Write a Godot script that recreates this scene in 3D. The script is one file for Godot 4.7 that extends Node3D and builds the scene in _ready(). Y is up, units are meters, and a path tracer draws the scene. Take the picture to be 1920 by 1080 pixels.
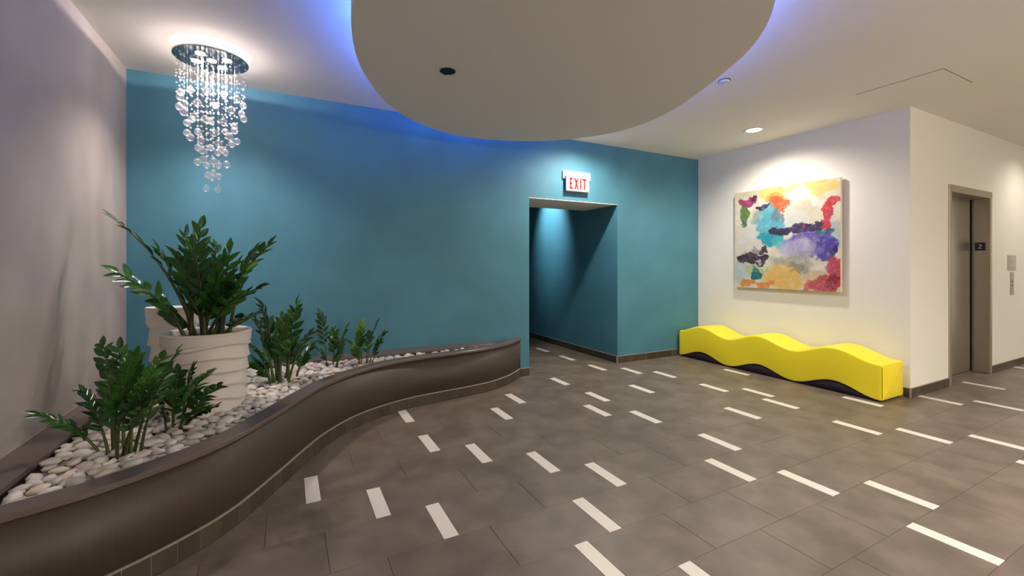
extends Node3D

const CEIL := 2.9
const X_LEFT := -1.142
const Z_BACK := -4.53
const X_ART := 5.51
const Z_LIFT := -2.02
const X_END := 12.0
const Z_FRONT := 4.2
const DISC := 2.62
const DISC_AT := Vector2(1.593, -2.602)
const LAMP_AT := Vector3(-0.49, 2.83, -3.875)
const CURVE := [-1.142, -2.05, -1.0, -2.1, -0.88, -2.15, -0.7, -2.222, -0.6, -2.28, -0.5, -2.347, -0.41, -2.418, -0.31, -2.51, -0.22, -2.62, -0.14, -2.75, -0.065, -2.885, 0.018, -3.035, 0.125, -3.235, 0.265, -3.465, 0.46, -3.69, 0.66, -3.84, 0.87, -3.945, 1.1, -4.015, 1.35, -4.055, 1.6, -4.09, 1.9, -4.155, 2.15, -4.275, 2.32, -4.395, 2.47, -4.53]

var taken := {}
var rng := RandomNumberGenerator.new()
var M := {}

# ---------------------------------------------------------------- naming

func numbered(called: String) -> String:
	var n: int = taken.get(called, 0)
	taken[called] = n + 1
	return called if n == 0 else "%s_%03d" % [called, n]


func tag(o: Node3D, label: String, category: String, group := "", kind := "") -> Node3D:
	if label:
		o.set_meta("label", label)
	if category:
		o.set_meta("category", category)
	if group:
		o.set_meta("group", group)
	if kind:
		o.set_meta("kind", kind)
	return o


func thing(called: String, at: Vector3, label: String, category: String, group := "") -> Node3D:
	var o := Node3D.new()
	o.name = numbered(called)
	add_child(o)
	o.position = at
	tag(o, label, category, group)
	return o


func put(called: String, mesh: Mesh, material: Material, parent: Node3D, at := Vector3.ZERO) -> MeshInstance3D:
	var o := MeshInstance3D.new()
	o.mesh = mesh
	o.material_override = material
	o.position = at
	o.cast_shadow = GeometryInstance3D.SHADOW_CASTING_SETTING_ON
	if parent == self:
		o.name = numbered(called)
		add_child(o)
	else:
		var n := 0
		o.name = called
		while parent.has_node(NodePath(o.name)):
			n += 1
			o.name = "%s_%03d" % [called, n]
		parent.add_child(o, true)
	return o


func struct(called: String, mesh: Mesh, material: Material, label := "", category := "") -> MeshInstance3D:
	var o := put(called, mesh, material, self)
	tag(o, label, category, "", "structure")
	return o


func struct_group(called: String, label := "", category := "") -> Node3D:
	var o := thing(called, Vector3.ZERO, label, category)
	o.set_meta("kind", "structure")
	return o

# ---------------------------------------------------------------- meshes

class Shape:
	var st := SurfaceTool.new()
	func _init(smooth := false) -> void:
		st.begin(Mesh.PRIMITIVE_TRIANGLES)
		st.set_smooth_group(0 if smooth else -1)
	func tri(a: Vector3, b: Vector3, c: Vector3) -> void:   # counter-clockwise from outside
		st.add_vertex(a)
		st.add_vertex(c)
		st.add_vertex(b)
	func quad(a: Vector3, b: Vector3, c: Vector3, d: Vector3) -> void:
		tri(a, b, c)
		tri(a, c, d)
	func face(p: Array, mid: Vector3) -> void:   # any order, turned away from mid
		var n: Vector3 = (p[1] - p[0]).cross(p[2] - p[0])
		var c := Vector3.ZERO
		for v in p:
			c += v / p.size()
		var q := p.duplicate()
		if n.dot(c - mid) < 0.0:
			q.reverse()
		for i in range(1, q.size() - 1):
			tri(q[0], q[i], q[i + 1])
	func box(lo: Vector3, hi: Vector3, b := 0.0) -> Shape:
		var mid := (lo + hi) / 2.0
		var h := (hi - lo) / 2.0
		var s := [-1.0, 1.0]
		if b <= 0.0:
			for k in 3:
				for e in s:
					var p := []
					for uv in [[-1, -1], [1, -1], [1, 1], [-1, 1]]:
						var v := Vector3.ZERO
						v[k] = h[k] * e
						v[(k + 1) % 3] = h[(k + 1) % 3] * uv[0]
						v[(k + 2) % 3] = h[(k + 2) % 3] * uv[1]
						p.append(mid + v)
					face(p, mid)
			return self
		for k in 3:
			var i := (k + 1) % 3
			var j := (k + 2) % 3
			for e in s:
				var p := []
				for uv in [[-1, -1], [1, -1], [1, 1], [-1, 1]]:
					var v := Vector3.ZERO
					v[k] = h[k] * e
					v[i] = (h[i] - b) * uv[0]
					v[j] = (h[j] - b) * uv[1]
					p.append(mid + v)
				face(p, mid)
			for e in s:
				for f in s:
					var p := []
					for w in [[-1, 0], [1, 0], [1, 1], [-1, 1]]:
						var v := Vector3.ZERO
						v[k] = (h[k] - b) * w[0]
						v[i] = (h[i] - (b if w[1] else 0.0)) * e
						v[j] = (h[j] - (0.0 if w[1] else b)) * f
						p.append(mid + v)
					face(p, mid)
		for e in s:
			for f in s:
				for g in s:
					var d := Vector3(e, f, g)
					var p := []
					for k in 3:
						var v := (h - Vector3.ONE * b) * d
						v[k] = h[k] * d[k]
						p.append(mid + v)
					face(p, mid)
		return self
	func prism(poly: PackedVector2Array, y0: float, y1: float, b := 0.0) -> Shape:   # poly in x, z
		var pts := poly
		var area := 0.0
		for i in pts.size():
			area += pts[i].cross(pts[(i + 1) % pts.size()])
		if area > 0.0:
			pts.reverse()
		var n := pts.size()
		var inner := PackedVector2Array()
		for i in n:
			var a := (pts[i] - pts[(i + n - 1) % n]).normalized()
			var c := (pts[(i + 1) % n] - pts[i]).normalized()
			var na := Vector2(a.y, -a.x)
			var nc := Vector2(c.y, -c.x)
			var m := (na + nc).normalized()
			inner.append(pts[i] + m * b / maxf(0.4, m.dot(na)))
		var ids := Geometry2D.triangulate_polygon(inner)
		for t in range(0, ids.size(), 3):
			var q := [inner[ids[t]], inner[ids[t + 1]], inner[ids[t + 2]]]
			if (q[1] - q[0]).cross(q[2] - q[0]) > 0.0:
				q.reverse()
			tri(at(q[0], y1), at(q[1], y1), at(q[2], y1))
		ids = Geometry2D.triangulate_polygon(pts)
		for t in range(0, ids.size(), 3):
			var q := [pts[ids[t]], pts[ids[t + 1]], pts[ids[t + 2]]]
			if (q[1] - q[0]).cross(q[2] - q[0]) > 0.0:
				q.reverse()
			tri(at(q[2], y0), at(q[1], y0), at(q[0], y0))
		for i in n:
			var j := (i + 1) % n
			quad(at(pts[i], y0), at(pts[j], y0), at(pts[j], y1 - b), at(pts[i], y1 - b))
			if b > 0.0:
				quad(at(pts[i], y1 - b), at(pts[j], y1 - b), at(inner[j], y1), at(inner[i], y1))
		return self
	static func at(p: Vector2, y: float) -> Vector3:
		return Vector3(p.x, y, p.y)
	func lathe(profile: Array, seg := 32, centre := Vector3.ZERO) -> Shape:   # (radius, y) from the bottom up on the outside
		for i in profile.size() - 1:
			var p: Vector2 = profile[i]
			var q: Vector2 = profile[i + 1]
			for k in seg:
				var a := TAU * k / seg
				var c := TAU * (k + 1) / seg
				var v := [ring(p, a), ring(p, c), ring(q, c), ring(q, a)]
				for e in 4:
					v[e] += centre
				if p.x > 1e-6:
					tri(v[1], v[0], v[2])
				if q.x > 1e-6:
					tri(v[0], v[3], v[2])
		return self
	static func ring(p: Vector2, a: float) -> Vector3:
		return Vector3(cos(a) * p.x, p.y, sin(a) * p.x)
	func tube(path: Array, radii: Array, seg := 8) -> Shape:
		var rings := []
		var side := Vector3.ZERO
		for i in path.size():
			var d: Vector3 = (path[mini(i + 1, path.size() - 1)] - path[maxi(i - 1, 0)]).normalized()
			if side == Vector3.ZERO:
				side = d.cross(Vector3(0.31, 0.2, 0.93)).normalized()
			side = (side - d * side.dot(d)).normalized()
			var up := d.cross(side)
			var r := []
			for k in seg:
				var a := TAU * k / seg
				r.append(path[i] + (side * cos(a) + up * sin(a)) * radii[i])
			rings.append(r)
		for i in path.size() - 1:
			for k in seg:
				var j := (k + 1) % seg
				quad(rings[i][k], rings[i][j], rings[i + 1][j], rings[i + 1][k])
		for k in range(1, seg - 1):
			tri(rings[0][0], rings[0][k + 1], rings[0][k])
			var l: Array = rings[-1]
			tri(l[0], l[k], l[k + 1])
		return self
	func strip(outer: PackedVector2Array, inner: PackedVector2Array, y0: float, y1: float, b := 0.0) -> Shape:   # a wall between two open lines; outer lies on the right hand
		for i in outer.size() - 1:
			var a := outer[i]
			var c := outer[i + 1]
			var d := inner[i]
			var e := inner[i + 1]
			var ab := a + (d - a).normalized() * b
			var cb := c + (e - c).normalized() * b
			quad(at(a, y0 + b), at(c, y0 + b), at(c, y1 - b), at(a, y1 - b))
			if b > 0.0:
				quad(at(a, y1 - b), at(c, y1 - b), at(cb, y1), at(ab, y1))
				quad(at(ab, y0), at(cb, y0), at(c, y0 + b), at(a, y0 + b))
			quad(at(ab, y1), at(cb, y1), at(e, y1), at(d, y1))
			quad(at(d, y1), at(e, y1), at(e, y0), at(d, y0))
			quad(at(d, y0), at(e, y0), at(cb, y0), at(ab, y0))
		var last := outer.size() - 1
		quad(at(inner[0], y0), at(outer[0], y0), at(outer[0], y1), at(inner[0], y1))
		quad(at(outer[last], y0), at(inner[last], y0), at(inner[last], y1), at(outer[last], y1))
		return self
	func done() -> ArrayMesh:
		st.generate_normals()
		st.index()
		return st.commit()


func box_mesh(lo: Vector3, hi: Vector3, b := 0.0) -> ArrayMesh:
	return Shape.new().box(lo, hi, b).done()

# ---------------------------------------------------------------- materials

func c8(r: float, g: float, b: float) -> Color:
	return Color(r / 255.0, g / 255.0, b / 255.0)


func mat(called: String, color: Color, rough := 0.6, metal := 0.0) -> StandardMaterial3D:
	var m := StandardMaterial3D.new()
	m.resource_name = called
	m.albedo_color = color
	m.roughness = rough
	m.metallic = metal
	M[called] = m
	return m


func glow(called: String, color: Color, energy: float) -> StandardMaterial3D:
	var m := mat(called, color, 0.5)
	m.emission_enabled = true
	m.emission = color
	m.emission_energy_multiplier = energy
	return m


func noise_tex(seed_: int, freq: float, octaves: int, lo: Color, hi: Color, size := 512) -> NoiseTexture2D:
	var n := FastNoiseLite.new()
	n.seed = seed_
	n.frequency = freq
	n.fractal_octaves = octaves
	n.noise_type = FastNoiseLite.TYPE_SIMPLEX_SMOOTH
	var g := Gradient.new()
	g.colors = PackedColorArray([lo, hi])
	g.offsets = PackedFloat32Array([0.15, 0.85])
	var t := NoiseTexture2D.new()
	t.width = size
	t.height = size
	t.seamless = true
	t.noise = n
	t.color_ramp = g
	return t


func textured(m: StandardMaterial3D, t: Texture2D, scale_: float, bump: Texture2D = null, depth := 0.1) -> void:
	m.uv1_triplanar = true
	m.uv1_world_triplanar = true
	m.uv1_scale = Vector3.ONE * scale_
	if t:
		m.albedo_texture = t
	if bump:
		m.heightmap_enabled = true
		m.heightmap_texture = bump
		m.heightmap_scale = depth


func make_materials() -> void:
	var grain := noise_tex(3, 0.09, 3, Color(0.0, 0.0, 0.0), Color(1, 1, 1), 256)
	var soft := noise_tex(8, 0.006, 4, Color(0.93, 0.93, 0.93), Color(1, 1, 1))
	var cloudy := noise_tex(5, 0.007, 5, Color(0.84, 0.83, 0.82), Color(1, 1, 1))
	var m := mat("white paint", c8(236, 232, 224), 0.85)
	textured(m, null, 0.4, grain, 0.03)
	m = mat("ceiling paint", c8(240, 236, 228), 0.9)
	m = mat("disc paint", c8(226, 224, 222), 0.9)
	m = mat("left paint", c8(178, 170, 162), 0.75)
	textured(m, soft, 0.4, grain, 0.03)
	m = mat("teal paint", c8(75, 135, 155), 0.62)
	textured(m, soft, 0.4, grain, 0.03)
	for i in 4:
		m = mat("floor tile %d" % i, [c8(122, 109, 97), c8(119, 106, 94), c8(125, 112, 99), c8(121, 109, 97)][i], 0.42)
		textured(m, cloudy, 0.9)
	m = mat("accent tile", c8(226, 218, 208), 0.4)
	m = mat("dark grout", c8(86, 77, 68), 0.9)
	m = mat("light grout", c8(160, 147, 132), 0.8)
	for i in 3:
		m = mat("base tile %d" % i, [c8(80, 69, 59), c8(74, 64, 55), c8(84, 72, 62)][i], 0.5)
		textured(m, cloudy, 2.0)
	m = mat("planter laminate", c8(72, 60, 54), 0.5)
	textured(m, noise_tex(12, 0.03, 3, Color(0.93, 0.93, 0.93), Color(1, 1, 1), 256), 2.0)
	m.uv1_scale = Vector3(9.0, 0.12, 9.0)
	m = mat("planter cap", c8(102, 88, 85), 0.32)
	m = mat("soil", c8(38, 30, 26), 0.95)
	m = mat("liner", c8(70, 58, 54), 0.8)
	for i in 5:
		m = mat("pebble %d" % i, [c8(216, 210, 201), c8(206, 197, 185), c8(226, 222, 214), c8(196, 191, 184), c8(214, 201, 186)][i], 0.55)
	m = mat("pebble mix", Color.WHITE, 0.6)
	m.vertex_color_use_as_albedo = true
	m = mat("pot", c8(218, 211, 203), 0.55)
	m = mat("bench vinyl", c8(250, 230, 44), 0.42)
	m.rim_enabled = true
	m.rim = 0.15
	m = mat("bench plinth", c8(42, 30, 52), 0.7)
	m = mat("seam", c8(196, 176, 24), 0.5)
	m = mat("steel", c8(190, 184, 174), 0.28, 0.9)
	m = mat("steel frame", c8(176, 166, 148), 0.42, 0.8)
	m = mat("black", c8(18, 17, 18), 0.6)
	m = mat("number plate", c8(30, 26, 44), 0.4)
	m = mat("plate white", c8(215, 212, 220), 0.5)
	m = mat("grey plate", c8(178, 174, 160), 0.45, 0.2)
	m = mat("grey ink", c8(132, 128, 116), 0.6)
	m = mat("grey button", c8(160, 156, 146), 0.4, 0.5)
	m = mat("sign white", c8(226, 222, 220), 0.5)
	m = glow("sign face", c8(232, 224, 222), 0.1)
	m = glow("sign red", c8(200, 14, 10), 0.12)
	m = mat("fitting white", c8(235, 232, 226), 0.5)
	m = glow("downlight lens", Color(1, 0.95, 0.86), 4.0)
	m = glow("globe", Color(1, 0.96, 0.88), 1.5)
	m = glow("halogen", Color(1, 0.93, 0.9), 10.0)
	m = glow("drum light", Color(1, 0.93, 0.91), 3.2)
	m = glow("cove blue", Color(0.36, 0.5, 1.0), 2.4)
	m = mat("mirror plate", c8(190, 195, 200), 0.12, 1.0)
	m = mat("wire", c8(150, 148, 150), 0.4, 0.8)
	m = mat("glass", Color(1, 0.98, 0.99, 0.04), 0.03)
	m.transparency = BaseMaterial3D.TRANSPARENCY_ALPHA
	m.metallic_specular = 1.0
	m = mat("crystal", Color(1, 0.98, 0.98, 0.3), 0.04)
	m.transparency = BaseMaterial3D.TRANSPARENCY_ALPHA
	m = mat("stem", c8(74, 92, 40), 0.4)
	m = mat("stem dark", c8(58, 64, 34), 0.45)
	for i in 4:
		m = mat("leaf %d" % i, [c8(42, 82, 34), c8(34, 68, 32), c8(56, 102, 38), c8(98, 146, 48)][i], 0.24)
		m.backlight_enabled = true
		m.backlight = [c8(26, 60, 12), c8(20, 46, 10), c8(40, 80, 16), c8(70, 110, 24)][i]

# ---------------------------------------------------------------- camera, sky, lights

func _ready() -> void:
	rng.seed = 11
	var cam := Camera3D.new()
	cam.name = "camera"
	cam.projection = Camera3D.PROJECTION_FRUSTUM
	cam.near = 0.05
	cam.far = 60.0
	cam.size = 0.05 * 1080.0 / 816.0
	cam.frustum_offset = Vector2(0.0, -0.05 * 45.0 / 816.0)
	cam.position = Vector3(0, 1.33, 0)
	cam.rotation.y = -atan(423.0 / 816.0)
	add_child(cam)
	cam.current = true

	var env := Environment.new()
	env.background_mode = Environment.BG_COLOR
	env.background_color = Color.BLACK
	env.tonemap_mode = Environment.TONE_MAPPER_LINEAR
	env.tonemap_exposure = 1.6
	env.sdfgi_enabled = true
	env.ssao_enabled = true
	env.ssil_enabled = true
	var we := WorldEnvironment.new()
	we.name = "environment"
	we.environment = env
	add_child(we)

	make_materials()
	var warm := Color(1.0, 0.965, 0.91)
	# [x, z, energy, half angle, label]
	for d in [
		[4.86, -3.22, 2.15, 80.0, "lit recessed downlight in the ceiling above the yellow bench"],
		[3.25, -3.98, 2.6, 82.0, "recessed downlight in the ceiling above the exit sign"],
		[8.5, -1.3, 1.0, 80.0, "recessed downlight in the ceiling beside the lift call panel"],
		[5.4, 0.1, 1.1, 72.0, "recessed downlight in the ceiling across from the lift"],
		[11.0, -1.35, 3.6, 72.0, "recessed downlight at the far end of the lift corridor"],
		[3.1, 0.6, 5.6, 72.0, "recessed downlight in the lobby ceiling beyond the round drop"],
		[1.2, 1.6, 2.7, 72.0, "recessed downlight nearest the left wall of the lobby"],
		[5.6, 2.2, 3.6, 72.0, "recessed downlight in the middle of the lobby ceiling"],
		[8.6, 1.6, 1.8, 72.0, "recessed downlight nearest the end wall of the lobby"],
		[3.32, -6.15, 4.6, 29.0, "recessed downlight in the passage ceiling behind the opening"],
	]:
		downlight(d[0], d[1], d[2], d[3], warm if d[1] > -6 else Color(0.9, 0.97, 1.0), d[4])
	for p in [[3.4, 3.1, "frosted globe pendant in the lobby behind the viewpoint"]]:
		globe(p[0], p[1], 3.2, warm, p[2])
	room()
	floor_tiles()
	planter()
	pebbles()
	ceiling_drop()
	bench()
	painting()
	exit_sign()
	lift()
	chandelier()
	plants()


func downlight(x: float, z: float, energy: float, angle: float, color: Color, label: String) -> void:
	var t := thing("recessed_downlight", Vector3(x, CEIL, z), label, "ceiling light", "recessed downlights")
	put("trim_ring", Shape.new(true).lathe([Vector2(0.082, 0.0), Vector2(0.105, -0.001), Vector2(0.108, -0.004), Vector2(0.105, -0.006), Vector2(0.084, -0.005), Vector2(0.082, 0.0)], 40).done(), M["fitting white"], t)
	put("lens", Shape.new().lathe([Vector2(0.0, -0.004), Vector2(0.083, -0.004), Vector2(0.083, -0.001), Vector2(0.0, -0.001)], 40).done(), M["downlight lens"], t)
	var l := SpotLight3D.new()
	l.name = "lamp"
	l.position = Vector3(0, -0.02, 0)
	l.rotation.x = -PI / 2
	if angle < 40.0:   # a tilted lamp that washes the side wall of the passage
		l.rotation = Vector3(-atan2(0.86, 0.64), -PI / 2, 0)
	l.light_color = color
	l.light_energy = energy
	l.spot_angle = angle
	l.spot_angle_attenuation = 0.8 if angle > 40 else 1.0
	l.spot_range = 14.0
	l.spot_attenuation = 2.0
	l.light_size = 0.06
	l.shadow_enabled = true
	t.add_child(l)


func globe(x: float, z: float, energy: float, color: Color, label: String) -> void:
	var t := thing("globe_pendant", Vector3(x, 1.95, z), label, "pendant lamp", "globe pendants")
	var ball := SphereMesh.new()
	ball.radius = 0.16
	ball.height = 0.32
	put("globe", ball, M["globe"], t)
	put("rod", Shape.new(true).tube([Vector3(0, 0.16, 0), Vector3(0, CEIL - 1.95, 0)], [0.008, 0.008], 10).done(), M["wire"], t)
	put("ceiling_rose", Shape.new(true).lathe([Vector2(0.0, CEIL - 1.98), Vector2(0.06, CEIL - 1.975), Vector2(0.065, CEIL - 1.95)], 28).done(), M["fitting white"], t)
	var l := OmniLight3D.new()
	l.name = "lamp"
	l.light_color = color
	l.light_energy = energy
	l.light_size = 0.14
	l.omni_range = 16.0
	l.omni_attenuation = 2.0
	l.shadow_enabled = true
	t.add_child(l)

# ---------------------------------------------------------------- the room

func curve_points(step := 0.03) -> PackedVector2Array:
	var c := Curve2D.new()
	c.bake_interval = 0.01
	var p := PackedVector2Array()
	for i in range(0, CURVE.size(), 2):
		p.append(Vector2(CURVE[i], CURVE[i + 1]))
	for i in p.size():
		var t := (p[mini(i + 1, p.size() - 1)] - p[maxi(i - 1, 0)]) / 6.0
		c.add_point(p[i], -t, t)
	var n := int(c.get_baked_length() / step)
	var out := PackedVector2Array()
	for i in n + 1:
		var q := c.sample_baked(c.get_baked_length() * i / n, true)
		out.append(Vector2(maxf(q.x, X_LEFT + 0.001), maxf(q.y, Z_BACK + 0.001)))
	return out


func offset(line: PackedVector2Array, by: float) -> PackedVector2Array:   # to the left hand when walking from the left wall to the back wall
	var out := PackedVector2Array()
	for i in line.size():
		var d := (line[mini(i + 1, line.size() - 1)] - line[maxi(i - 1, 0)]).normalized()
		var p := line[i] + Vector2(d.y, -d.x) * by
		out.append(Vector2(maxf(p.x, X_LEFT + 0.002), maxf(p.y, Z_BACK + 0.002)))
	return out


func room() -> void:
	var w := 0.16
	struct("wall_left", box_mesh(Vector3(X_LEFT - w, -0.02, Z_BACK - w), Vector3(X_LEFT, CEIL, Z_FRONT)), M["left paint"], "pale grey-mauve painted wall behind the planting bed", "wall")
	var s := Shape.new()
	s.box(Vector3(X_LEFT, -0.02, Z_BACK - w), Vector3(2.58, CEIL, Z_BACK))
	s.box(Vector3(2.58, 2.128, Z_BACK - 0.73), Vector3(3.94, CEIL, Z_BACK))
	s.box(Vector3(3.94, -0.02, Z_BACK - w), Vector3(X_ART + w, CEIL, Z_BACK))
	struct("wall_back", s.done(), M["teal paint"], "teal painted wall with the exit opening", "wall")
	struct("trim_1", box_mesh(Vector3(2.58, 2.122, Z_BACK - 0.73), Vector3(3.94, 2.128, Z_BACK)), M["ceiling paint"], "beige underside of the beam over the exit opening", "soffit")
	s = Shape.new()
	s.box(Vector3(3.94, -0.02, -8.6), Vector3(3.94 + w, CEIL, Z_BACK - w))
	struct("wall_passage_right", s.done(), M["teal paint"], "teal side wall of the passage seen through the opening", "wall")
	s = Shape.new()
	s.box(Vector3(2.58 - w, -0.02, -8.6), Vector3(2.58, CEIL, Z_BACK - w))
	struct("wall_passage_left", s.done(), M["teal paint"], "hidden left side wall of the passage behind the opening", "wall")
	struct("wall_passage_end", box_mesh(Vector3(2.58 - w, -0.02, -8.76), Vector3(3.94 + w, CEIL, -8.6)), M["teal paint"], "end wall of the passage behind the opening", "wall")
	struct("wall_right", box_mesh(Vector3(X_ART, -0.02, Z_BACK), Vector3(X_ART + w, CEIL, Z_LIFT - w)), M["white paint"], "cream wall with the colourful painting and the yellow bench", "wall")
	s = Shape.new()
	s.box(Vector3(X_ART, -0.02, Z_LIFT - w), Vector3(6.43, CEIL, Z_LIFT))
	s.box(Vector3(6.43, 2.15, Z_LIFT - w), Vector3(7.58, CEIL, Z_LIFT))
	s.box(Vector3(7.58, -0.02, Z_LIFT - w), Vector3(X_END, CEIL, Z_LIFT))
	struct("wall_lift", s.done(), M["white paint"], "cream wall around the lift door", "wall")
	struct("wall_end", box_mesh(Vector3(X_END, -0.02, Z_LIFT - w), Vector3(X_END + w, CEIL, Z_FRONT)), M["white paint"], "cream end wall of the lift corridor", "wall")
	struct("wall_front", box_mesh(Vector3(X_LEFT - w, -0.02, Z_FRONT), Vector3(X_END + w, CEIL, Z_FRONT + w)), M["white paint"], "cream wall behind the viewpoint", "wall")
	struct("ceiling", box_mesh(Vector3(X_LEFT - w, CEIL, -8.76), Vector3(X_END + w, CEIL + 0.15, Z_FRONT + w)), M["ceiling paint"], "off-white flat plaster ceiling", "ceiling")
	# access hatch: four thin shadow gaps framing a flush panel
	var hatch := thing("access_hatch", Vector3(4.97, CEIL, -1.81), "flush square access hatch outlined in the ceiling near the corner of the lift wall", "hatch")
	put("hatch_panel", box_mesh(Vector3(-0.285, -0.003, -0.3), Vector3(0.285, 0.0, 0.3), 0.001), M["ceiling paint"], hatch)
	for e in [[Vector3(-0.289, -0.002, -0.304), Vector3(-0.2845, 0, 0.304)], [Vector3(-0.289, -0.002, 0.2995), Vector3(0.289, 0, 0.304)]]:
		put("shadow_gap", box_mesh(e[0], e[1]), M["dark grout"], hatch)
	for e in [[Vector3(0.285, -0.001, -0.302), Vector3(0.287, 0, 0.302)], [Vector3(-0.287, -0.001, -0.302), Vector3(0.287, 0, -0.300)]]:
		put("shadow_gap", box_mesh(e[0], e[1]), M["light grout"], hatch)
	var sp := thing("sprinkler_head", Vector3(3.327, CEIL, -2.47), "small white sprinkler cover on the ceiling beside the dropped round panel", "sprinkler")
	put("cover_plate", Shape.new(true).lathe([Vector2(0.0, -0.012), Vector2(0.036, -0.012), Vector2(0.042, -0.008), Vector2(0.042, -0.004), Vector2(0.0, -0.004)], 28).done(), M["fitting white"], sp)
	put("gap_ring", Shape.new(true).lathe([Vector2(0.03, -0.005), Vector2(0.047, -0.005), Vector2(0.047, 0.0)], 28).done(), M["black"], sp)
	# skirting
	skirting("baseboard_back", [Vector2(2.47, Z_BACK), Vector2(2.58, Z_BACK)], 0.5)
	skirting("baseboard_jamb", [Vector2(3.94, Z_BACK), Vector2(5.05, Z_BACK)], 0.505)
	skirting("baseboard_passage", [Vector2(3.94, -8.58), Vector2(3.94, Z_BACK)], 0.505)
	skirting("baseboard_right", [Vector2(X_ART, -2.07), Vector2(X_ART, Z_LIFT)], 0.5)
	skirting("baseboard_lift", [Vector2(X_ART, Z_LIFT), Vector2(6.395, Z_LIFT)], 0.9)
	skirting("baseboard_far", [Vector2(7.612, Z_LIFT), Vector2(X_END, Z_LIFT)], 0.9)


func skirting(called: String, ends: Array, each: float) -> void:
	var t := struct_group(called, {"baseboard_back": "short piece of dark tile skirting left of the exit opening", "baseboard_jamb": "dark tile skirting on the teal wall right of the exit opening", "baseboard_passage": "dark tile skirting along the passage wall", "baseboard_right": "dark tile skirting at the end of the yellow bench", "baseboard_lift": "dark tile skirting left of the lift door", "baseboard_far": "dark tile skirting right of the lift door"}[called], "skirting")
	var a: Vector2 = ends[0]
	var b: Vector2 = ends[1]
	var d := (b - a).normalized()
	var out := Vector2(-d.y, d.x)
	if called.begins_with("baseboard_passage") or called == "baseboard_right":
		out = Vector2(-1, 0)
	else:
		out = Vector2(0, 1)
	var total := a.distance_to(b)
	var x := 0.0
	var i := 0
	while x < total - 0.005:
		var e := minf(x + each, total)
		var p := a + d * (x + 0.0012) 
		var q := a + d * (e - 0.0012) + out * 0.012
		var lo := Vector3(minf(p.x, q.x), 0.001, minf(p.y, q.y))
		var hi := Vector3(maxf(p.x, q.x), 0.09, maxf(p.y, q.y))
		put("base_tile", box_mesh(lo, hi, 0.0015), M["base tile %d" % (i % 3)], t)
		x = e
		i += 1
	var g := a + out * 0.0105
	var lo2 := Vector3(minf(a.x, minf(b.x, g.x)), 0.002, minf(a.y, minf(b.y, g.y)))
	var h := b + out * 0.0105
	var lo3 := Vector3(minf(minf(a.x, b.x), minf(g.x, h.x)), 0.002, minf(minf(a.y, b.y), minf(g.y, h.y)))
	var hi3 := Vector3(maxf(maxf(a.x, b.x), maxf(g.x, h.x)), 0.094, maxf(maxf(a.y, b.y), maxf(g.y, h.y)))
	put("grout_line", box_mesh(lo3, hi3), M["light grout"], t)


func floor_outline() -> Array:
	var line := curve_points(0.06)
	var main := PackedVector2Array()
	main.append(Vector2(X_LEFT, Z_FRONT))
	main.append_array(line)
	main.append_array(PackedVector2Array([Vector2(2.58, Z_BACK), Vector2(2.58, -8.6), Vector2(3.94, -8.6), Vector2(3.94, Z_BACK), Vector2(X_ART, Z_BACK), Vector2(X_ART, Z_LIFT), Vector2(6.45, Z_LIFT), Vector2(6.45, Z_LIFT - 0.15), Vector2(7.56, Z_LIFT - 0.15), Vector2(7.56, Z_LIFT), Vector2(X_END, Z_LIFT), Vector2(X_END, Z_FRONT)]))
	return [main]


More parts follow.
